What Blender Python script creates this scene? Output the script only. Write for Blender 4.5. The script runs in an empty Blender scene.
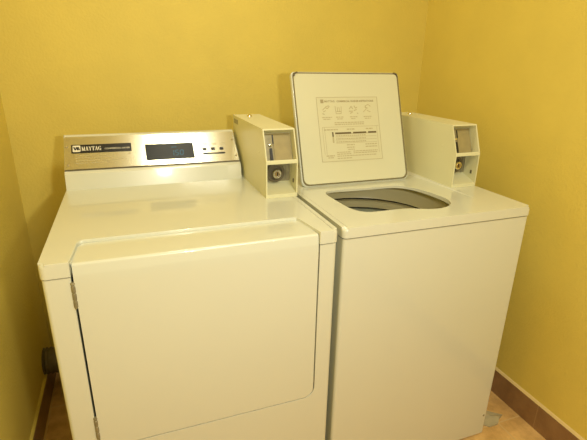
import bpy, bmesh, math, random
from mathutils import Vector, Matrix
random.seed(7)
scene = bpy.context.scene
C = scene.collection

# ------------------------------------------------------------------ camera
def look(yaw, pitch, roll):
    cy, sy = math.cos(yaw), math.sin(yaw); cp, sp = math.cos(pitch), math.sin(pitch)
    f = Vector((sy*cp, cy*cp, sp)); r = Vector((cy, -sy, 0)); u = r.cross(f)
    c, s = math.cos(roll), math.sin(roll)
    r2 = r*c + u*s; u2 = u*c - r*s
    return Matrix(((r2.x, u2.x, -f.x), (r2.y, u2.y, -f.y), (r2.z, u2.z, -f.z)))
cam_d = bpy.data.cameras.new('camera'); cam = bpy.data.objects.new('camera', cam_d); C.objects.link(cam)
cam.matrix_world = Matrix.Translation((.2008, -.9534, 1.3242)) @ look(.362, -.3454, .0196).to_4x4()
cam_d.sensor_width = 36.0; cam_d.sensor_fit = 'HORIZONTAL'
cam_d.lens = 441.52/587*36.0
cam_d.clip_start = .02
scene.camera = cam

# ------------------------------------------------------------------ light and exposure
world = bpy.data.worlds.new('world'); scene.world = world; world.use_nodes = True
world.node_tree.nodes['Background'].inputs[0].default_value = (1, .95, .78, 1)
world.node_tree.nodes['Background'].inputs[1].default_value = .12
def area(name, loc, sx, sy, power, col, rot=(0, 0, 0)):
    d = bpy.data.lights.new(name, 'AREA'); d.shape = 'RECTANGLE'; d.size = sx; d.size_y = sy
    d.energy = power; d.color = col
    o = bpy.data.objects.new(name, d); o.location = loc; o.rotation_euler = rot; C.objects.link(o); return o
area('ceiling_lamp', (.85, -1.25, 2.385), .5, .5, 23, (1, .95, .76))
area('ceiling_lamp', (.49, .5, 2.385), .30, .30, 5.0, (1, .95, .76))
area('flash_lamp', (.42, -1.0, 1.35), .06, .04, 6.9, (1, .95, .78), (math.radians(75), 0, 0))
scene.view_settings.view_transform = 'Standard'
scene.view_settings.look = 'None'
scene.view_settings.gamma = 1
scene.view_settings.use_curve_mapping = False
scene.view_settings.exposure = 0.0

# ------------------------------------------------------------------ materials
def mat(name, col, rough=.5, metal=0, noise=0, nscale=8, bump=0, bscale=200, spec=.5, emit=None, estr=0, coat=0, aniso=0):
    m = bpy.data.materials.new(name); m.use_nodes = True
    nt = m.node_tree; b = nt.nodes['Principled BSDF']
    b.inputs['Base Color'].default_value = (*col, 1); b.inputs['Roughness'].default_value = rough
    b.inputs['Metallic'].default_value = metal
    b.inputs['Specular IOR Level'].default_value = spec
    b.inputs['Coat Weight'].default_value = coat
    b.inputs['Coat Roughness'].default_value = .05
    tc = nt.nodes.new('ShaderNodeTexCoord')
    if noise:
        n = nt.nodes.new('ShaderNodeTexNoise'); n.inputs['Scale'].default_value = nscale; n.inputs['Detail'].default_value = 4
        nt.links.new(tc.outputs['Object'], n.inputs['Vector'])
        r = nt.nodes.new('ShaderNodeValToRGB')
        r.color_ramp.elements[0].position = .3; r.color_ramp.elements[1].position = .7
        r.color_ramp.elements[0].color = (*[c*(1-noise) for c in col], 1)
        r.color_ramp.elements[1].color = (*[min(1, c*(1+noise)) for c in col], 1)
        nt.links.new(n.outputs['Fac'], r.inputs['Fac']); nt.links.new(r.outputs['Color'], b.inputs['Base Color'])
    if bump:
        n = nt.nodes.new('ShaderNodeTexNoise'); n.inputs['Scale'].default_value = bscale; n.inputs['Detail'].default_value = 3
        nt.links.new(tc.outputs['Object'], n.inputs['Vector'])
        bp = nt.nodes.new('ShaderNodeBump'); bp.inputs['Strength'].default_value = bump; bp.inputs['Distance'].default_value = .004
        nt.links.new(n.outputs['Fac'], bp.inputs['Height']); nt.links.new(bp.outputs['Normal'], b.inputs['Normal'])
    if emit:
        b.inputs['Emission Color'].default_value = (*emit, 1); b.inputs['Emission Strength'].default_value = estr
    if aniso:
        b.inputs['Anisotropic'].default_value = aniso
        t = nt.nodes.new('ShaderNodeTangent'); t.direction_type = 'RADIAL'; t.axis = 'X'
        b.inputs['Anisotropic Rotation'].default_value = 0
        nt.links.new(t.outputs['Tangent'], b.inputs['Tangent'])
    return m

M = {}
M['wall'] = mat('yellow_painted_plaster', (.785, .630, .132), .6, noise=.03, nscale=6, bump=.3, bscale=120)
M['ceiling'] = mat('ceiling_paint', (.85, .82, .74), .8)
M['enamel'] = mat('cream_enamel', (.69, .70, .58), .28, noise=.008, nscale=3, coat=.7)
M['enamel_side'] = M['enamel']
M['box_paint'] = mat('cream_box_paint', (.74, .72, .47), .4, noise=.01)
M['lid_inner'] = mat('cream_plastic', (.69, .68, .49), .35)
M['lid_seal'] = mat('olive_rubber', (.20, .165, .075), .6)
M['dark'] = mat('dark_gap', (.03, .024, .016), .7)  # near-black colour stands in for the shade inside gaps
M['seal'] = mat('grey_rubber', (.12, .10, .06), .6)  # rubber parts, and painted shade in the cover seams
M['steel'] = mat('brushed_stainless', (.82, .81, .68), .24, metal=1, aniso=.5)
M['chrome'] = mat('chrome', (.8, .77, .7), .12, metal=1)
M['zinc'] = mat('dull_zinc_plate', (.30, .27, .17), .5, metal=.4, noise=.15, nscale=60)
M['brass'] = mat('brass', (.50, .38, .20), .3, metal=1)
M['tan_metal'] = mat('tan_coin_plate', (.38, .31, .14), .5, metal=0, noise=.08, nscale=40)
M['black'] = mat('black_plastic', (.012, .012, .012), .3)
M['panel_glass'] = mat('display_glass', (.012, .014, .014), .35, spec=.25)
M['white'] = mat('white_ink', (.82, .79, .66), .5)
M['grey_ink'] = mat('grey_ink', (.40, .335, .19), .6)
M['faint_ink'] = mat('faint_ink', (.50, .44, .26), .6)
M['dark_ink'] = mat('dark_ink', (.13, .095, .04), .6)
M['label'] = mat('label_paper', (.67, .65, .45), .5)
M['led'] = mat('cyan_segments', (.02, .10, .13), .5, emit=(.10, .42, .80), estr=.15)
M['tub'] = mat('tub_plastic', (.90, .80, .47), .35)
M['basket'] = mat('basket_enamel', (.60, .62, .45), .3, noise=.05)
M['basket_low'] = mat('basket_floor_plastic', (.6, .62, .52), .4)
M['duct'] = mat('grey_duct', (.19, .165, .12), .55, metal=.4, noise=.2, nscale=40)
M['scrap'] = mat('grey_paper', (.50, .43, .26), .8, noise=.1, nscale=40)
M['caulk'] = mat('pale_caulk', (.80, .62, .28), .6)

def tile_mat(name, col, dark, grout, axes, size, off, g=.010):
    m = bpy.data.materials.new(name); m.use_nodes = True; nt = m.node_tree; b = nt.nodes['Principled BSDF']
    b.inputs['Roughness'].default_value = .38
    tc = nt.nodes.new('ShaderNodeTexCoord'); sp = nt.nodes.new('ShaderNodeSeparateXYZ')
    nt.links.new(tc.outputs['Object'], sp.inputs[0])
    n = nt.nodes.new('ShaderNodeTexNoise'); n.inputs['Scale'].default_value = 14; n.inputs['Detail'].default_value = 6; n.inputs['Roughness'].default_value = .65
    nt.links.new(tc.outputs['Object'], n.inputs['Vector'])
    r = nt.nodes.new('ShaderNodeValToRGB'); r.color_ramp.elements[0].position = .35; r.color_ramp.elements[1].position = .65
    r.color_ramp.elements[0].color = (*dark, 1); r.color_ramp.elements[1].color = (*col, 1)
    nt.links.new(n.outputs['Fac'], r.inputs['Fac'])
    prev = None
    for a, o in zip(axes, off):
        ad = nt.nodes.new('ShaderNodeMath'); ad.operation = 'ADD'; ad.inputs[1].default_value = o+10*size
        nt.links.new(sp.outputs[a], ad.inputs[0])
        dv = nt.nodes.new('ShaderNodeMath'); dv.operation = 'DIVIDE'; dv.inputs[1].default_value = size
        nt.links.new(ad.outputs[0], dv.inputs[0])
        fr = nt.nodes.new('ShaderNodeMath'); fr.operation = 'FRACT'; nt.links.new(dv.outputs[0], fr.inputs[0])
        lt = nt.nodes.new('ShaderNodeMath'); lt.operation = 'LESS_THAN'; lt.inputs[1].default_value = g
        nt.links.new(fr.outputs[0], lt.inputs[0])
        if prev is None: prev = lt
        else:
            mx = nt.nodes.new('ShaderNodeMath'); mx.operation = 'MAXIMUM'
            nt.links.new(prev.outputs[0], mx.inputs[0]); nt.links.new(lt.outputs[0], mx.inputs[1]); prev = mx
    mix = nt.nodes.new('ShaderNodeMix'); mix.data_type = 'RGBA'
    nt.links.new(prev.outputs[0], mix.inputs['Factor']); nt.links.new(r.outputs['Color'], mix.inputs['A'])
    mix.inputs['B'].default_value = (*grout, 1)
    nt.links.new(mix.outputs['Result'], b.inputs['Base Color'])
    return m
M['floor'] = tile_mat('tan_floor_tile', (.86, .56, .22), (.60, .36, .13), (.74, .52, .24), (0, 1), .33, (-1.45, -.035), .016)
M['base_side'] = tile_mat('brown_base_tile_side', (.33, .19, .09), (.25, .135, .06), (.38, .23, .11), (1,), .33, (.03,), .012)
M['base_back'] = tile_mat('brown_base_tile_back', (.33, .19, .09), (.25, .135, .06), (.38, .23, .11), (0,), .33, (.03,), .012)

# ------------------------------------------------------------------ helpers
ROOTS = {}
def finish(o, smooth=True, angle=35):
    if smooth:
        for p in o.data.polygons: p.use_smooth = True
        o.data.set_sharp_from_angle(angle=math.radians(angle))
def offset_of(o):
    v = Vector((0, 0, 0))
    while o is not None:
        v += o.location; o = o.parent
    return v
def obj(name, bm, mats, parent=None, smooth=True, angle=35):
    if not isinstance(mats, (list, tuple)): mats = [mats]
    bmesh.ops.recalc_face_normals(bm, faces=bm.faces) if not getattr(bm, 'tag_keep', False) else None
    if parent is not None:
        bmesh.ops.translate(bm, verts=bm.verts, vec=-offset_of(parent))
    me = bpy.data.meshes.new(name); bm.to_mesh(me); bm.free()
    for m in mats: me.materials.append(m)
    o = bpy.data.objects.new(name, me); C.objects.link(o)
    if parent is not None: o.parent = parent
    finish(o, smooth, angle)
    if smooth:
        wn = o.modifiers.new('weighted_normals', 'WEIGHTED_NORMAL'); wn.keep_sharp = True; wn.weight = 80
    return o
def thing(name, label, cat, loc, group=None):
    o = bpy.data.objects.new(name, None); o.empty_display_size = .1; o.location = loc; C.objects.link(o)
    o['label'] = label; o['category'] = cat
    if group: o['group'] = group
    return o
def box(bm, x0, x1, y0, y1, z0, z1, bev=0, seg=2, mi=0):
    b = bmesh.new()
    bmesh.ops.create_cube(b, size=1)
    bmesh.ops.transform(b, matrix=Matrix.Translation(((x0+x1)/2, (y0+y1)/2, (z0+z1)/2)) @ Matrix.Diagonal((x1-x0, y1-y0, z1-z0, 1)), verts=b.verts)
    if bev: bmesh.ops.bevel(b, geom=b.edges[:], offset=bev, segments=seg, profile=.5, affect='EDGES')
    merge(bm, b, mi)
def merge(bm, b, mi=0, mtx=None):
    if mtx is not None: bmesh.ops.transform(b, matrix=mtx, verts=b.verts)
    vm = {v: bm.verts.new(v.co) for v in b.verts}
    for f in b.faces:
        try:
            nf = bm.faces.new([vm[v] for v in f.verts]); nf.material_index = mi if mi is not None else f.material_index
        except ValueError: pass
    b.free()
def prism(bm, pts, axis, a, b_, mi=0, bev=0, seg=2):
    """extrude a 2D outline along axis ('x': pts are y,z; 'y': x,z; 'z': x,y)"""
    def P(p, t):
        return {'x': (t, p[0], p[1]), 'y': (p[0], t, p[1]), 'z': (p[0], p[1], t)}[axis]
    b = bmesh.new()
    A = [b.verts.new(P(p, a)) for p in pts]; B = [b.verts.new(P(p, b_)) for p in pts]
    n = len(pts)
    b.faces.new(A); b.faces.new(B[::-1])
    for i in range(n): b.faces.new((A[i], B[i], B[(i+1) % n], A[(i+1) % n]))
    bmesh.ops.recalc_face_normals(b, faces=b.faces)
    if bev:
        es = [e for e in b.edges if len(e.link_faces) == 2 and e.calc_face_angle(0) > math.radians(40)]
        bmesh.ops.bevel(b, geom=es, offset=bev, segments=seg, profile=.5, affect='EDGES')
    merge(bm, b, mi)
def rrect(x0, x1, y0, y1, r, n=6):
    """rounded rectangle outline; r a number or four (bl, br, tr, tl)"""
    if not isinstance(r, (tuple, list)): r = (r,)*4
    out = []
    for (cx, cy, s, rr) in ((x0, y0, 180, r[0]), (x1, y0, 270, r[1]), (x1, y1, 0, r[2]), (x0, y1, 90, r[3])):
        sx = 1 if cx == x0 else -1; sy = 1 if cy == y0 else -1
        for k in range(n+1):
            a = math.radians(s+90*k/n)
            out.append((cx+sx*rr+rr*math.cos(a), cy+sy*rr+rr*math.sin(a)))
    return out
def lathe(bm, prof, c, axis=(0, 0, 1), n=48, mi=0, close=False):
    """prof: (r, h) along axis from c"""
    b = bmesh.new(); rings = []
    for (r, h) in prof:
        if r < 1e-6: rings.append([b.verts.new((0, 0, h))])
        else: rings.append([b.verts.new((r*math.cos(2*math.pi*k/n), r*math.sin(2*math.pi*k/n), h)) for k in range(n)])
    for A, B in zip(rings, rings[1:]):
        for k in range(n):
            k2 = (k+1) % n
            if len(A) == 1 and len(B) == 1: continue
            if len(A) == 1: b.faces.new((A[0], B[k], B[k2]))
            elif len(B) == 1: b.faces.new((A[k], A[k2], B[0]))
            else: b.faces.new((A[k], A[k2], B[k2], B[k]))
    q = Vector((0, 0, 1)).rotation_difference(Vector(axis)).to_matrix().to_4x4()
    merge(bm, b, mi, Matrix.Translation(c) @ q)
def evaluated(o):
    dg = bpy.context.evaluated_depsgraph_get(); dg.update()
    me = bpy.data.meshes.new_from_object(o.evaluated_get(dg))
    bm = bmesh.new(); bm.from_mesh(me); bpy.data.meshes.remove(me)
    return bm
def cut(bm, cutters, bevel=0, seg=2, ang=40):
    """boolean-subtract each cutter bmesh; returns a new bmesh"""
    me = bpy.data.meshes.new('t'); bm.to_mesh(me); bm.free(); o = bpy.data.objects.new('t', me); C.objects.link(o)
    cs = []
    for k, cb in enumerate(cutters):
        bmesh.ops.recalc_face_normals(cb, faces=cb.faces)
        cm = bpy.data.meshes.new('c'); cb.to_mesh(cm); cb.free(); co = bpy.data.objects.new('c', cm); C.objects.link(co); cs.append(co)
        md = o.modifiers.new('b', 'BOOLEAN'); md.operation = 'DIFFERENCE'; md.object = co; md.solver = 'EXACT'
    if bevel:
        md = o.modifiers.new('v', 'BEVEL'); md.width = bevel; md.segments = seg; md.limit_method = 'ANGLE'; md.angle_limit = math.radians(ang)
    out = evaluated(o)
    for q in [o]+cs:
        m_ = q.data; bpy.data.objects.remove(q); bpy.data.meshes.remove(m_)
    return out
def text_bm(s, size, bold=0, width=None):
    cu = bpy.data.curves.new('t', 'FONT'); cu.body = s; cu.size = size; cu.offset = bold; cu.extrude = .0003
    cu.resolution_u = 3
    o = bpy.data.objects.new('t', cu); C.objects.link(o)
    bm = evaluated(o); bpy.data.objects.remove(o); bpy.data.curves.remove(cu)
    xs = [v.co.x for v in bm.verts]; ys = [v.co.y for v in bm.verts]
    if width:
        k = width/(max(xs)-min(xs)); x0 = min(xs)
        for v in bm.verts: v.co.x = (v.co.x-x0)*k
    return bm
def frame(origin, U, V):
    U = Vector(U).normalized(); V = Vector(V).normalized(); N = U.cross(V)
    return Matrix(((U.x, V.x, N.x, origin[0]), (U.y, V.y, N.y, origin[1]), (U.z, V.z, N.z, origin[2]), (0, 0, 0, 1)))
def on(bm, F):          # move a bmesh drawn in a face's own (u, v, n) frame onto that face
    bmesh.ops.transform(bm, matrix=F, verts=bm.verts); return bm
def bar(bm, p, q, w, n0, n1, mi=0):
    """flat stroke in the uv plane from p to q"""
    d = Vector(q)-Vector(p); s = Vector((-d.y, d.x)).normalized()*w/2
    pts = [Vector(p)+s, Vector(p)-s, Vector(q)-s, Vector(q)+s]
    prism(bm, [tuple(a) for a in pts], 'z', n0, n1, mi)

# ------------------------------------------------------------------ the setting
XL, XR, YB, YF, ZC = -.211, 1.572, .956, -1.9, 2.42
def struct(name, bm, m):
    o = obj(name, bm, m, None, smooth=False); o['kind'] = 'structure'; return o
b = bmesh.new(); box(b, XL-.1, XR+.1, YF-.1, YB+.1, -.06, 0); struct('floor', b, M['floor'])
b = bmesh.new(); box(b, XL-.1, XR+.1, YF-.1, YB+.1, ZC, ZC+.06); struct('ceiling', b, M['ceiling'])
b = bmesh.new(); box(b, XL-.1, XR+.1, YB, YB+.1, 0, ZC); struct('wall_back', b, M['wall'])
b = bmesh.new(); box(b, XL-.1, XL, YF, YB, 0, ZC); struct('wall_left', b, M['wall'])
b = bmesh.new(); box(b, XR, XR+.1, YF, YB, 0, ZC); struct('wall_right', b, M['wall'])
BH = .108
b = bmesh.new(); prism(b, [(XR, 0), (XR-.009, 0), (XR-.009, BH-.003), (XR-.006, BH), (XR, BH)], 'y', YF, YB); struct('baseboard_right', b, M['base_side'])
b = bmesh.new(); prism(b, [(XL, 0), (XL+.009, 0), (XL+.009, BH-.003), (XL+.006, BH), (XL, BH)], 'y', YF, YB); struct('baseboard_left', b, M['base_side'])
b = bmesh.new(); box(b, XL+.009, XR-.009, YB-.009, YB, 0, BH); struct('baseboard_back', b, M['base_back'])
b = bmesh.new(); prism(b, [(XR, BH), (XR-.009, BH), (XR-.004, BH+.007), (XR, BH+.009)], 'y', YF, YB); struct('trim_1', b, M['caulk'])
b = bmesh.new(); prism(b, [(XL, BH), (XL+.009, BH), (XL+.004, BH+.005), (XL, BH+.006)], 'y', YF, YB); struct('trim_2', b, M['wall'])

# ------------------------------------------------------------------ coin meter (a part of each machine)
def coin_meter(parent, x0, y0, zb, yr):
    x1 = x0+.104; zm, zt = 1.033, 1.128; ys = y0+.038; w = .0042
    b = bmesh.new()
    prism(b, [(y0, zb), (y0, zm), (ys, zt), (yr, zt), (yr, zb)], 'x', x0, x1)
    # two open compartments in the front
    sl = Vector((ys-y0, zt-zm)).normalized(); nn = Vector((-sl.y, sl.x))      # slope direction, outward normal (y, z)
    def S(t, d): return tuple(Vector((y0, zm))+sl*t+nn*d)
    LN = (Vector((ys, zt))-Vector((y0, zm))).length
    c1 = bmesh.new(); prism(c1, [S(.005, .03), S(LN-.0045, .03), S(LN-.0045, -.036), S(.005, -.036)], 'x', x0+w, x1-w)
    c2 = bmesh.new(); prism(c2, [(y0-.02, zb+.012), (y0-.02, zm-.008), (y0+.066, zm-.008), (y0+.066, zb+.034), (y0+.002, zb+.012)], 'x', x0+w, x1-w)
    body = obj('coin_meter', cut(b, [c1, c2], .0014, 2), M['box_paint'], parent)
    b = bmesh.new(); F = frame((x0+w, S(.005, -.0355)[0], S(.005, -.0355)[1]), (1, 0, 0), (0, sl.x, sl.y))
    wi = x1-x0-2*w; hi = LN-.0095
    prism(b, [(.002, .002), (wi-.002, .002), (wi-.002, hi-.002), (.002, hi-.002)], 'z', .0003, .003)
    prism(b, [(.036, .005), (wi-.010, .005), (wi-.010, hi-.008), (.036, hi-.008)], 'z', .003, .005, bev=.001)
    obj('coin_plate', on(b, F), M['tan_metal'], body)
    # slide gear at the left of the upper opening
    b = bmesh.new(); prism(b, [(.003, .004), (.032, .004), (.032, hi-.008), (.003, hi-.008)], 'z', .003, .008, bev=.001)
    obj('slide_bracket', on(b, F), M['zinc'], body)
    b = bmesh.new(); prism(b, [(.0185, .003), (.0275, .003), (.0265, .042), (.0200, .042)], 'z', .008, .014)
    prism(b, [(.0325, hi-.036), (.0355, hi-.036), (.0355, hi-.008), (.0325, hi-.008)], 'z', .003, .009)
    obj('coin_slot', on(b, F), M['black'], body)
    b = bmesh.new(); lathe(b, [(0, 0), (.005, 0), (.005, .006), (.0035, .009), (0, .0095)], (.0215, hi*.56, .006), n=20); obj('return_pin', on(b, F), M['chrome'], body)
    # lower opening: zinc plate with a dark cup and a round lock
    F2 = frame((x0+w, y0+.0655, zb+.033), (1, 0, 0), (0, 0, 1)); h2 = zm-.008-zb-.033
    b = bmesh.new(); prism(b, [(.001, .004), (wi-.001, .004), (wi-.001, h2-.001), (.001, h2-.001)], 'z', .0003, .003)
    prism(b, [(wi-.014, .006), (wi-.011, .006), (wi-.011, h2-.004), (wi-.014, h2-.004)], 'z', .003, .006)
    obj('lock_plate', on(b, F2), M['zinc'], body)
    cx, cz = .0435, h2*.47
    b = bmesh.new(); lathe(b, [(.031, .0), (.031, .010), (.029, .012), (.022, .012), (.021, .006), (0, .006)], (cx, cz, .003), n=32)
    obj('lock_collar', on(b, F2), M['seal'], body)
    b = bmesh.new(); lathe(b, [(.0145, 0), (.0145, .022), (.0125, .0245), (.0095, .0245), (.009, .021), (0, .021)], (cx, cz, .008), n=32)
    obj('lock_barrel', on(b, F2), M['chrome'], body)
    b = bmesh.new(); lathe(b, [(.0080, 0), (.0080, .002), (.006, .004), (0, .004)], (cx, cz, .0275), n=24)
    prism(b, [(cx-.0015, cz-.006), (cx+.0015, cz-.006), (cx+.0015, cz+.006), (cx-.0015, cz+.006)], 'z', .031, .0325, 1)
    obj('lock_key_face', on(b, F2), [M['brass'], M['black']], body)
    # screw on the roof, screw and louvre marks on the left side
    b = bmesh.new(); lathe(b, [(.0, 0), (.009, 0), (.009, .003), (.006, .008), (0, .009)], (x0+.045, yr-.075, zt-.0003), n=24); obj('roof_screw', b, M['chrome'], body)
    b = bmesh.new(); lathe(b, [(0, 0), (.0035, 0), (.003, .0015), (0, .002)], (x0+.0003, y0+.075, zm+.018), axis=(-1, 0, 0), n=16); obj('side_screw', b, M['box_paint'], body)
    b = bmesh.new()
    for k in range(4):
        yy = yr-.018-.017*k
        prism(b, [(yy, zt-.028), (yy-.010, zt-.028), (yy-.010, zt-.012), (yy, zt-.012)], 'x', x0-.0006, x0+.001)
    obj('side_louvre', b, M['zinc'], body)
    b = bmesh.new(); box(b, x1-w-.002, x1-w+.0005, y0+.022, y0+.029, zb+.040, zb+.052); obj('wall_clip', b, M['seal'], body)
    return body

# ------------------------------------------------------------------ dryer
W, ZT, ZS = .685, .9185, .881
dryer = thing('clothes_dryer', 'cream front-loading coin-operated clothes dryer with closed door and digital console, left of the washer', 'dryer', (W/2, .37, 0))
# cabinet
b = bmesh.new(); prism(b, rrect(0, W, 0, .74, .010), 'z', .028, ZS)
c1 = bmesh.new(); prism(c1, rrect(.0565, .6365, .4, 1.1, (.032, .032, .001, .001)), 'y', -.05, .045)
cab = obj('cabinet', cut(b, [c1], .0015, 2), M['enamel'], dryer)
b = bmesh.new(); prism(b, rrect(.058, .635, .4015, .885, (.032, .032, .001, .001)), 'y', .0345, .0440); obj('door_recess', b, M['dark'], dryer)  # dark plate painted as the shade behind the door gap
b = bmesh.new(); box(b, .006, W-.006, .006, .734, ZS-.004, ZS+.006)
c1 = bmesh.new(); box(c1, .05, .64, -.1, .14, .8, 1)
obj('seam_gasket', cut(b, [c1]), M['seal'], dryer)  # dark inner block put in as the shade of the seam
# top cover
b = bmesh.new(); prism(b, rrect(-.002, W+.002, -.004, .742, .014), 'z', ZS+.003, ZT)
bm_e = [e for e in b.edges if all(abs(v.co.z-ZT) < 1e-5 for v in e.verts)]
bmesh.ops.bevel(b, geom=bm_e, offset=.010, segments=4, profile=.5, affect='EDGES')
c1 = bmesh.new(); prism(c1, [(.0575, -.05), (.0575, .0), (.0655, .104), (.070, .116), (.080, .121), (.604, .1205), (.614, .116), (.6185, .106), (.6345, .0), (.6345, -.05)], 'z', .5, 1.2)
obj('top_cover', cut(b, [c1], .003, 3, 50), M['enamel'], dryer)
b = bmesh.new(); box(b, .0572, .6362, .012, .13, .886, .9085); obj('door_stop', b, M['enamel'], dryer)
# door: lofted skin that turns over the top edge
rows = []
x0d, x1d, zb_ = .0615, .6320, .4045
for k in range(9):
    a = math.radians(90*k/8); r = .030
    rows.append((-.002, zb_+r-r*math.cos(a), x0d+r-r*math.sin(a), x1d-r+r*math.sin(a)))
for z in (.5, .6, .7, .8, .86, .885): rows.append((-.002, z, x0d, x1d))
R_ = .007; zt_ = .9110
rows[-1] = (-.0018, .880, x0d, x1d); rows.append((-.0008, .888, x0d, x1d))
for k in range(0, 8):
    a = math.radians(78*k/7+12)
    rows.append((.0022+R_-R_*math.cos(a), zt_-R_+R_*math.sin(a), x0d+.0005*k/7, x1d-.0015*k/7))
for y, dx in ((.05, .18), (.08, .45), (.104, .62)): rows.append((y, zt_, x0d+.0085*dx*1.2, x1d-.017*dx*1.2))
rows.append((.114, zt_, .0720, .6150)); rows.append((.1195, zt_-.0005, .0815, .6045))
b = bmesh.new(); prev = None; NX = 12
for (y, z, xl, xr) in rows:
    cur = [b.verts.new((xl+(xr-xl)*i/NX, y, z)) for i in range(NX+1)]
    if prev:
        for i in range(NX): b.faces.new((prev[i], prev[i+1], cur[i+1], cur[i]))
    prev = cur
bmesh.ops.recalc_face_normals(b, faces=b.faces)
if sum(f.normal.y for f in b.faces) > 0: bmesh.ops.reverse_faces(b, faces=b.faces)
me = bpy.data.meshes.new('t'); b.to_mesh(me); b.free(); o = bpy.data.objects.new('t', me); C.objects.link(o)
md = o.modifiers.new('s', 'SOLIDIFY'); md.thickness = .018; md.offset = -1
md = o.modifiers.new('v', 'BEVEL'); md.width = .003; md.segments = 2; md.limit_method = 'ANGLE'; md.angle_limit = math.radians(50)
b = evaluated(o); bpy.data.objects.remove(o); bpy.data.meshes.remove(me)
door = obj('door', b, M['enamel'], dryer)
for z0, z1 in ((.806, .866), (.437, .500)):
    b = bmesh.new()
    lathe(b, [(0, 0), (.0036, 0), (.0036, z1-z0), (0, z1-z0)], (.0585, -.0005, z0), n=16)
    for t in (.06, .36, .66): lathe(b, [(.0036, 0), (.0046, .001), (.0046, (z1-z0)*.24), (.0036, (z1-z0)*.24+.001)], (.0585, -.0005, z0+t*(z1-z0)), n=16)
    lathe(b, [(0, 0), (.005, 0), (.004, .004), (0, .0045)], (.0585, -.0005, z1-.0003), n=16)
    obj('hinge', b, M['zinc'], dryer)
for z0 in (.86, .47):
    b = bmesh.new(); box(b, .6315, .6350, -.0008, .012, z0-.022, z0, .0006, 1); obj('door_catch', b, M['zinc'], dryer)
# feet
for x in (.05, W-.05):
    for y in (.06, .68):
        b = bmesh.new(); lathe(b, [(0, 0), (.02, 0), (.02, .012), (.008, .016), (.008, .032), (0, .032)], (x, y, 0), n=20); obj('foot', b, M['black'], dryer)
# console
CX = .576
prof = [(.578, ZT-.001), (.590, .968), (.597, .9745), (.604, .9775), (.706, 1.068), (.710, 1.0725), (.719, 1.0755), (.732, 1.073), (.740, 1.064), (.740, ZT-.001)]
b = bmesh.new(); prism(b, prof, 'x', .0, CX, bev=.0); console = obj('console', b, M['enamel'], dryer, angle=30)
PO = Vector((0, .592, .971)); PV = Vector((0, .116, .103)).normalized()
F = frame(PO, (1, 0, 0), PV)
b = bmesh.new(); prism(b, rrect(.0015, CX-.0015, .0145, .149, .003, 3), 'z', -.0045, .0008, bev=.0006, seg=2)
obj('face_plate', on(b, F), M['steel'], console)
b = bmesh.new(); box(b, .0005, CX-.0005, .0105, .0135, -.003, .0004); obj('plate_seam', on(b, F), M['seal'], console)
for u, v in ((.009, .106), (.012, .032), (.565, .110), (.567, .036)):
    b = bmesh.new(); lathe(b, [(0, 0), (.0038, 0), (.0034, .001), (0, .0016)], (u, v, .0007), n=16); obj('screw', on(b, F), M['grey_ink'], console)
# badge with lettering
b = bmesh.new(); n0, n1 = .0028, .0033
prism(b, rrect(.022, .2095, .0795, .113, .001, 2), 'z', .0006, .0028, 0, bev=.0005)
prism(b, rrect(.0265, .0500, .0830, .1095, .003, 4), 'z', n0-.0004, n1, 1)
for p, q, w in (((.0300, .103), (.0350, .0900), .0042), ((.0350, .0900), (.0378, .103), .0022), ((.0378, .103), (.0422, .0900), .0042), ((.0400, .099), (.0428, .103), .002), ((.0428, .103), (.0468, .0900), .0042)):
    bar(b, p, q, w, n1-.0002, n1+.0003, 0)
def serif_word(b, u0, v0, h, mi):
    K, T = .24, .09
    L = {
     'M': (1.12, [((.18, 0), (.18, 1), T), ((.18, 1), (.52, .02), K), ((.52, .02), (.90, 1), T), ((.90, 0), (.90, 1), K), ((.02, .04), (.34, .04), T), ((.70, .04), (1.08, .04), T), ((.02, .96), (.28, .96), T), ((.84, .96), (1.08, .96), T)]),
     'A': (.94, [((.14, 0), (.46, 1), T), ((.44, 1), (.76, 0), K), ((.24, .33), (.66, .33), T), ((0, .04), (.30, .04), T), ((.58, .04), (.94, .04), T)]),
     'Y': (.92, [((.14, 1), (.46, .45), K), ((.78, 1), (.48, .45), T), ((.46, 0), (.46, .48), K), ((0, .96), (.32, .96), T), ((.62, .96), (.92, .96), T), ((.28, .04), (.64, .04), T)]),
     'T': (.86, [((.42, 0), (.42, 1), K), ((.02, .96), (.82, .96), T), ((.05, .72), (.05, 1), T), ((.79, .72), (.79, 1), T), ((.24, .04), (.60, .04), T)]),
     'G': (.95, [((.16, .22), (.16, .78), K), ((.12, .72), (.36, .97), .13), ((.32, .96), (.64, .96), T), ((.60, .97), (.76, .80), T), ((.78, .68), (.78, 1), T), ((.12, .28), (.36, .03), .13), ((.32, .04), (.66, .04), T), ((.74, 0), (.74, .44), K), ((.54, .42), (.90, .42), T)])}
    u = u0
    for ch in 'MAYTAG':
        w, st = L[ch]
        for (p, q, t) in st:
            bar(b, (u+p[0]*h*.60, v0+p[1]*h), (u+q[0]*h*.60, v0+q[1]*h), t*h*.66, n0-.0002, n1, mi)
        u += (w+.05)*h*.60
    return u
ue = serif_word(b, .0530, .0870, .0170, 1)
t = text_bm('COMMERCIAL DRYER', .0085, .0, .080); merge(b, t, 1, Matrix.Translation((.1245, .0895, n0+.0002)))
obj('name_badge', on(b, F), [M['black'], M['white']], console, smooth=False)
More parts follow.
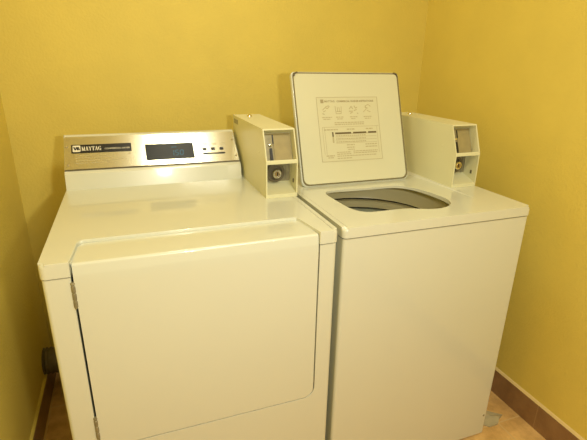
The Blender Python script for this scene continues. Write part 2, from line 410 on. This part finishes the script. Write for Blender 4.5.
# small printed lines under the badge and over the buttons
b = bmesh.new()
for v, segs in ((.068, ((.034, .10), (.104, .165), (.195, .207))), (.058, ((.034, .085), (.09, .15))), (.047, ((.034, .12), (.125, .19))), (.037, ((.034, .075), (.08, .14)))):
    for u0, u1 in segs:
        u = u0
        while u < u1:
            w = random.uniform(.004, .010); prism(b, [(u, v), (min(u+w, u1), v), (min(u+w, u1), v+.0028), (u, v+.0028)], 'z', .0006, .0010); u += w+.0022
obj('printed_lines', on(b, F), M['faint_ink'], console, smooth=False)
b = bmesh.new()
for u in (.453, .487, .519):
    for dv in (.0, .006): prism(b, [(u, .090+dv), (u+.016, .090+dv), (u+.016, .092+dv), (u, .092+dv)], 'z', .0006, .0010)
obj('button_legend', on(b, F), M['faint_ink'], console, smooth=False)
# display
b = bmesh.new(); prism(b, rrect(.2545, .4185, .0365, .103, .0015, 2), 'z', .0006, .0030, bev=.0006)
disp = obj('display_window', on(b, F), M['panel_glass'], console)
b = bmesh.new(); h = .021; w = .0100
SEG = {'1': 'bc', '5': 'afgcd', '0': 'abcdef'}
def digit(u, v, ch):
    s = {'a': ((0, h), (w, h)), 'b': ((w, h/2), (w, h)), 'c': ((w, 0), (w, h/2)), 'd': ((0, 0), (w, 0)), 'e': ((0, 0), (0, h/2)), 'f': ((0, h/2), (0, h)), 'g': ((0, h/2), (w, h/2))}
    for k in SEG[ch]:
        p, q = s[k]; p = Vector(p); q = Vector(q); d = (q-p).normalized()*.0012
        sl = lambda a: (u+a.x+a.y*.10, v+a.y)
        bar(b, sl(p+d), sl(q-d), .0027, .0028, .0034)
digit(.3365, .0505, '1'); digit(.3530, .0505, '5'); digit(.3690, .0505, '0')
prism(b, [(.3487, .0492), (.3508, .0492), (.3508, .0514), (.3487, .0514)], 'z', .0028, .0034)
obj('price_digits', on(b, F), M['led'], console, smooth=False)
b = bmesh.new()
for u in (.343, .349, .355): prism(b, [(u, .084), (u+.004, .084), (u+.004, .087), (u, .087)], 'z', .0028, .0034)
obj('indicator', on(b, F), M['led'], console, smooth=False)
for u in (.4565, .4875, .5185):
    b = bmesh.new(); prism(b, rrect(u-.0068, u+.0068, .0665, .0760, .001, 2), 'z', .0006, .0035, bev=.0005); obj('button', on(b, F), M['black'], console)
b = bmesh.new(); prism(b, rrect(.4480, .5285, .0485, .0545, .001, 2), 'z', .0006, .0022, bev=.0004)
prism(b, [(.469, .0498), (.506, .0498), (.506, .0532), (.469, .0532)], 'z', .0020, .0025, 1)
obj('indicator_strip', on(b, F), [M['black'], M['zinc']], console, smooth=False)
coin_meter(dryer, .587, .311, ZT-.0006, .742)

# ------------------------------------------------------------------ washer
X0, X1, Y0, Y1, ZW, ZH = .7085, 1.3528, .0105, .70, .915, .882
washer = thing('washing_machine', 'cream top-loading coin-operated washing machine with its lid raised, beside the right wall', 'washer', ((X0+X1)/2, .355, 0))
b = bmesh.new(); prism(b, rrect(X0, X1, Y0, Y1, .010), 'z', .014, ZH)
c1 = bmesh.new(); prism(c1, rrect(X0+.02, X1-.02, Y0+.02, Y1-.02, .005, 2), 'z', .04, 1.0)
obj('cabinet', cut(b, [c1]), M['enamel'], washer)
b = bmesh.new(); prism(b, rrect(X0+.006, X1-.006, Y0+.006, Y1-.006, .008), 'z', ZH-.004, ZH+.006)
c1 = bmesh.new(); prism(c1, rrect(X0+.018, X1-.018, Y0+.018, Y1-.018, .005, 2), 'z', .04, 1.0)
obj('seam_gasket', cut(b, [c1]), M['seal'], washer)  # dark ring standing in for shade in the gap below the cover
# top cover with sunken lid bed and tub opening
b = bmesh.new(); prism(b, rrect(X0-.003, X1+.0005, Y0-.005, Y1+.002, .014), 'z', ZH+.004, ZW)
bm_e = [e for e in b.edges if all(abs(v.co.z-ZW) < 1e-5 for v in e.verts)]
bmesh.ops.bevel(b, geom=bm_e, offset=.012, segments=5, profile=.5, affect='EDGES')
open_pts = [(.7985, .315), (.7985, .260), (.799, .210), (.802, .160), (.816, .124), (.845, .108), (.891, .107), (.942, .106), (.978, .101), (1.005, .088), (1.035, .078), (1.076, .078), (1.115, .095), (1.139, .126), (1.149, .162), (1.149, .205), (1.142, .262), (1.126, .312), (1.098, .346), (1.058, .358), (.98, .359), (.905, .362), (.858, .366), (.829, .363), (.808, .347)]
# smooth closed outline (Catmull-Rom)
def crom(P, n=4):
    out = []; N_ = len(P)
    for i in range(N_):
        p0, p1, p2, p3 = [Vector(P[(i+k) % N_]) for k in (-1, 0, 1, 2)]
        for j in range(n):
            t = j/n
            out.append(tuple(.5*((2*p1)+(p2-p0)*t+(2*p0-5*p1+4*p2-p3)*t*t+(3*p1-p0-3*p2+p3)*t**3)))
    return out
op = crom(open_pts, 3)
# lid bed: sloping floor that is deepest at the back
c1 = bmesh.new()
bx0, bx1 = .742, 1.250
vs = [c1.verts.new(p) for p in ((bx0+.008, .13, ZW), (bx1-.008, .13, ZW), (bx1-.014, .60, ZW-.011), (bx0+.014, .60, ZW-.011), (bx0-.010, .13, ZW+.02), (bx1+.010, .13, ZW+.02), (bx1+.016, .64, ZW+.02), (bx0-.016, .64, ZW+.02))]
for f in ((3, 2, 1, 0), (4, 5, 6, 7), (0, 1, 5, 4), (1, 2, 6, 5), (2, 3, 7, 6), (3, 0, 4, 7)): c1.faces.new([vs[i] for i in f])
c2 = bmesh.new(); prism(c2, op, 'z', .5, 1.2)
c3 = bmesh.new(); prism(c3, rrect(X0+.022, X1-.022, Y0+.022, Y1-.022, .01, 2), 'z', .5, .9015)
obj('top_cover', cut(b, [c1, c3, c2], .0012, 2, 40), M['enamel'], washer)
# inside: splash ring, balance ring, basket
TC = (.985, .355, 0)
b = bmesh.new(); lathe(b, [(.292, .872), (.262, .868), (.256, .860), (.254, .830), (.253, .806), (.250, .797), (.262, .794), (.292, .790), (.292, .872)], TC, n=72); obj('splash_ring', b, M['tub'], washer)
b = bmesh.new(); lathe(b, [(.258, .788), (.246, .786), (.240, .780), (.239, .768), (.242, .760), (.252, .757), (.262, .757), (.262, .788), (.258, .788)], TC, n=72); obj('balance_ring', b, M['tub'], washer)
b = bmesh.new(); lathe(b, [(.262, .750), (.250, .750), (.246, .746), (.246, .724), (.249, .722), (.262, .722), (.262, .750)], TC, n=72); obj('basket_rim', b, M['basket'], washer)
b = bmesh.new(); lathe(b, [(.256, .7205), (.250, .7205), (.246, .718), (.238, .45), (.225, .42), (0, .42), (0, .41), (.235, .41), (.256, .46), (.256, .7205)], TC, n=72); obj('basket', b, M['basket_low'], washer)
b = bmesh.new(); lathe(b, [(.280, .789), (.270, .789), (.270, .40), (0, .40), (0, .39), (.280, .39), (.280, .789)], TC, n=72); obj('outer_tub', b, M['dark'], washer)  # coloured near-black so the grooves between the rings look shaded
# lid
LX, LW, LY, LZ, LL, LT = .759, .425, .424, .9105, .404, .35
FL = frame((LX, LY, LZ), (1, 0, 0), (0, math.sin(LT), math.cos(LT)))
b = bmesh.new(); prism(b, rrect(-.003, LW+.008, .0, LL+.003, (.022, .022, .014, .014)), 'z', -.026, -.008, bev=.004, seg=3)
lid = obj('lid', on(b, FL), M['enamel'], washer)
b = bmesh.new(); prism(b, rrect(.0018, LW+.003, .004, LL-.001, (.022, .022, .013, .013)), 'z', -.009, -.0045); obj('lid_seal', on(b, FL), M['lid_seal'], lid)
b = bmesh.new(); prism(b, rrect(.004, LW-.005, .008, LL-.006, (.022, .022, .012, .012)), 'z', -.006, .0, bev=.002, seg=2); obj('lid_inner_panel', on(b, FL), M['lid_inner'], lid)
for u, a in ((.008, 0), (LW-.008, 1)):
    b = bmesh.new(); s = 1 if a == 0 else -1
    prism(b, [(u-s*.006, LL-.016), (u-s*.004, LL-.004), (u+s*.010, LL+.0005), (u+s*.011, LL-.005), (u+s*.001, LL-.008), (u-s*.001, LL-.016)], 'z', -.006, .003, bev=.001)
    obj('bumper', on(b, FL), M['seal'], lid)
for u in (.06, LW-.06):
    b = bmesh.new(); lathe(b, [(0, 0), (.006, 0), (.006, .03), (0, .03)], (u-.015, .002, -.016), axis=(1, 0, 0), n=16); obj('lid_hinge', on(b, FL), M['zinc'], lid)
# instruction label on the lid
b = bmesh.new()
lx0, lx1, ly0, ly1 = .080, .324, .084, .313
prism(b, [(lx0, ly0), (lx1, ly0), (lx1, ly1), (lx0, ly1)], 'z', -.0002, .0006, 0)
def ln(p, q, w, mi): bar(b, p, q, w, .0004, .0010, mi)
for p, q in (((lx0, ly0), (lx1, ly0)), ((lx1, ly0), (lx1, ly1)), ((lx1, ly1), (lx0, ly1)), ((lx0, ly1), (lx0, ly0))): ln(p, q, .0016, 2)
# header: emblem, name, title
prism(b, rrect(.0945, .1065, .2925, .3055, .001, 2), 'z', .0004, .0010, 1)
t = text_bm('MAYTAG', .010, .0002, .040); merge(b, t, 1, Matrix.Translation((.110, .2955, .0008)))
t = text_bm('COMMERCIAL WASHER INSTRUCTIONS', .0092, .0003, .150); merge(b, t, 1, Matrix.Translation((.158, .2955, .0008)))
def greek(u0, u1, v, h, mi, gap=.0022, lo=.005, hi=.012):
    u = u0
    while u < u1-.001:
        w = min(random.uniform(lo, hi), u1-u); prism(b, [(u, v), (u+w, v), (u+w, v+h), (u, v+h)], 'z', .0004, .0010, mi); u += w+gap
# four little diagrams
for p, q in (((.100, .268), (.112, .278)), ((.112, .278), (.118, .272)), ((.118, .272), (.128, .281)), ((.102, .262), (.112, .266)), ((.113, .2795), (.126, .2835)), ((.098, .256), (.106, .252))): ln(p, q, .0028, 2)
for p, q in (((.150, .282), (.152, .254)), ((.152, .254), (.172, .254)), ((.172, .254), (.174, .280)), ((.158, .278), (.159, .260)), ((.165, .278), (.166, .260)), ((.154, .262), (.171, .262))): ln(p, q, .0022, 2)
for p, q in (((.206, .270), (.214, .280)), ((.214, .280), (.220, .270)), ((.204, .262), (.220, .262)), ((.226, .282), (.232, .272)), ((.232, .272), (.238, .277)), ((.224, .264), (.236, .268)), ((.208, .254), (.218, .258)), ((.236, .256), (.240, .252))): ln(p, q, .0032, 2)
for p, q in (((.262, .258), (.276, .270)), ((.276, .270), (.272, .280)), ((.272, .280), (.284, .286)), ((.284, .286), (.294, .278)), ((.278, .264), (.292, .258)), ((.270, .276), (.282, .272))): ln(p, q, .0024, 2)
for u0, u1 in ((.096, .134), (.150, .182), (.206, .236), (.262, .296)): greek(u0, u1, .240, .0032, 2); greek(u0+.004, u1-.006, .2335, .0030, 2)
for v in (.220, .2135): greek(.142, .262, v, .0034, 2)
ln((.092, .2065), (lx1-.004, .2065), .0012, 2)
greek(.098, .152, .195, .0042, 2); greek(.188, .222, .195, .0042, 2); greek(.266, .294, .195, .0042, 2)
# chart with dark heading bar and side bar
prism(b, [(.128, .150), (.1335, .150), (.1335, .1885), (.128, .1885)], 'z', .0004, .0010, 2)
prism(b, [(.128, .172), (.1335, .172), (.1335, .1885), (.128, .1885)], 'z', .0008, .0012, 3)
prism(b, [(.140, .181), (.204, .181), (.204, .1868), (.140, .1868)], 'z', .0004, .0010, 3)
prism(b, [(.212, .181), (.266, .181), (.266, .1868), (.212, .1868)], 'z', .0004, .0010, 3)
prism(b, [(.274, .181), (.308, .181), (.308, .1868), (.274, .1868)], 'z', .0004, .0010, 3)
prism(b, [(.140, .180), (.308, .180), (.308, .1818), (.140, .1818)], 'z', .0004, .0009, 1)
for v in (.170, .159, .148): ln((.140, v), (.308, v), .0012, 2); greek(.142, .262, v+.0028, .0034, 2)
for v in (.139, .130): greek(.182, .214, v, .0034, 2); greek(.258, .306, v, .0034, 2)
greek(.186, .212, .1225, .003, 2)
for v in (.1135, .107): greek(.140, .196, v, .0032, 2); greek(.206, .306, v+.002, .0032, 2)
greek(.098, .130, .102, .0042, 2); greek(.104, .126, .0955, .0034, 2)
for v in (.100, .092): greek(.140, .300 if v > .095 else .200, v, .0032, 2)
for p, q in (((.092, .206), (.093, .108)), ((.100, .206), (.101, .108)), ((.312, .206), (.313, .108))): ln(p, q, .0010, 2)
obj('instruction_label', on(b, FL), [M['label'], M['grey_ink'], M['faint_ink'], M['dark_ink']], lid, smooth=False)
coin_meter(washer, 1.250, .257, ZW-.0006, .690)
b = bmesh.new(); lathe(b, [(0, 0), (.0045, 0), (.0035, .0015), (0, .002)], (X1-.016, Y0+.0003, .098), axis=(0, -1, 0), n=16); obj('screw', b, M['zinc'], washer)
for x in (X0+.05, X1-.05):
    for y in (.065, .64):
        b = bmesh.new(); lathe(b, [(0, 0), (.02, 0), (.02, .006), (.008, .009), (.008, .018), (0, .018)], (x, y, 0), n=20); obj('foot', b, M['black'], washer)

# ------------------------------------------------------------------ small things
def mark(o, label, cat): o['label'] = label; o['category'] = cat; return o
# flexible vent hose from the back of the dryer to the left wall
b = bmesh.new()
path = [Vector((.30, .803, .16)), Vector((.20, .803, .155)), Vector((.05, .803, .150)), Vector((-.08, .803, .150)), Vector((-.2105, .803, .150))]
fine = []
for i in range(len(path)-1):
    p0, p1, p2, p3 = path[max(i-1, 0)], path[i], path[i+1], path[min(i+2, len(path)-1)]
    for j in range(14):
        t = j/14; fine.append(.5*((2*p1)+(p2-p0)*t+(2*p0-5*p1+4*p2-p3)*t*t+(3*p1-p0-3*p2+p3)*t**3))
fine.append(path[-1])
prev = None
for i, p in enumerate(fine):
    d = (fine[min(i+1, len(fine)-1)]-fine[max(i-1, 0)]).normalized(); s = d.cross(Vector((0, 0, 1))).normalized(); u = s.cross(d)
    r = .050 if i % 2 else .055
    ring = [b.verts.new(p+s*r*math.cos(2*math.pi*k/24)+u*r*math.sin(2*math.pi*k/24)) for k in range(24)]
    if prev:
        for k in range(24): b.faces.new((prev[k], prev[(k+1) % 24], ring[(k+1) % 24], ring[k]))
    prev = ring
mark(obj('vent_hose', b, M['duct'], None, angle=60), 'dark grey vent hose behind the dryer, near the left wall', 'vent hose')
# scrap on the floor by the washer's front corner
b = bmesh.new()
sp = [(1.385, .050), (1.420, .105), (1.450, .095), (1.500, .062), (1.470, .050), (1.445, .030), (1.405, .030)]
cen = (1.435, .072); up_ = []; lo_ = []
for k, (x, y) in enumerate(sp): up_.append(b.verts.new((x, y, .004+.005*((k*5) % 3)))); lo_.append(b.verts.new((x, y, .0003)))
ct = b.verts.new((*cen, .012)); cb_ = b.verts.new((*cen, .0003)); n = len(sp)
for k in range(n):
    k2 = (k+1) % n
    b.faces.new((up_[k], up_[k2], ct)); b.faces.new((lo_[k2], lo_[k], cb_)); b.faces.new((lo_[k], lo_[k2], up_[k2], up_[k]))
mark(obj('paper_scrap', b, M['scrap'], None, smooth=False), 'small pale grey scrap on the floor tiles by the washer corner', 'scrap')
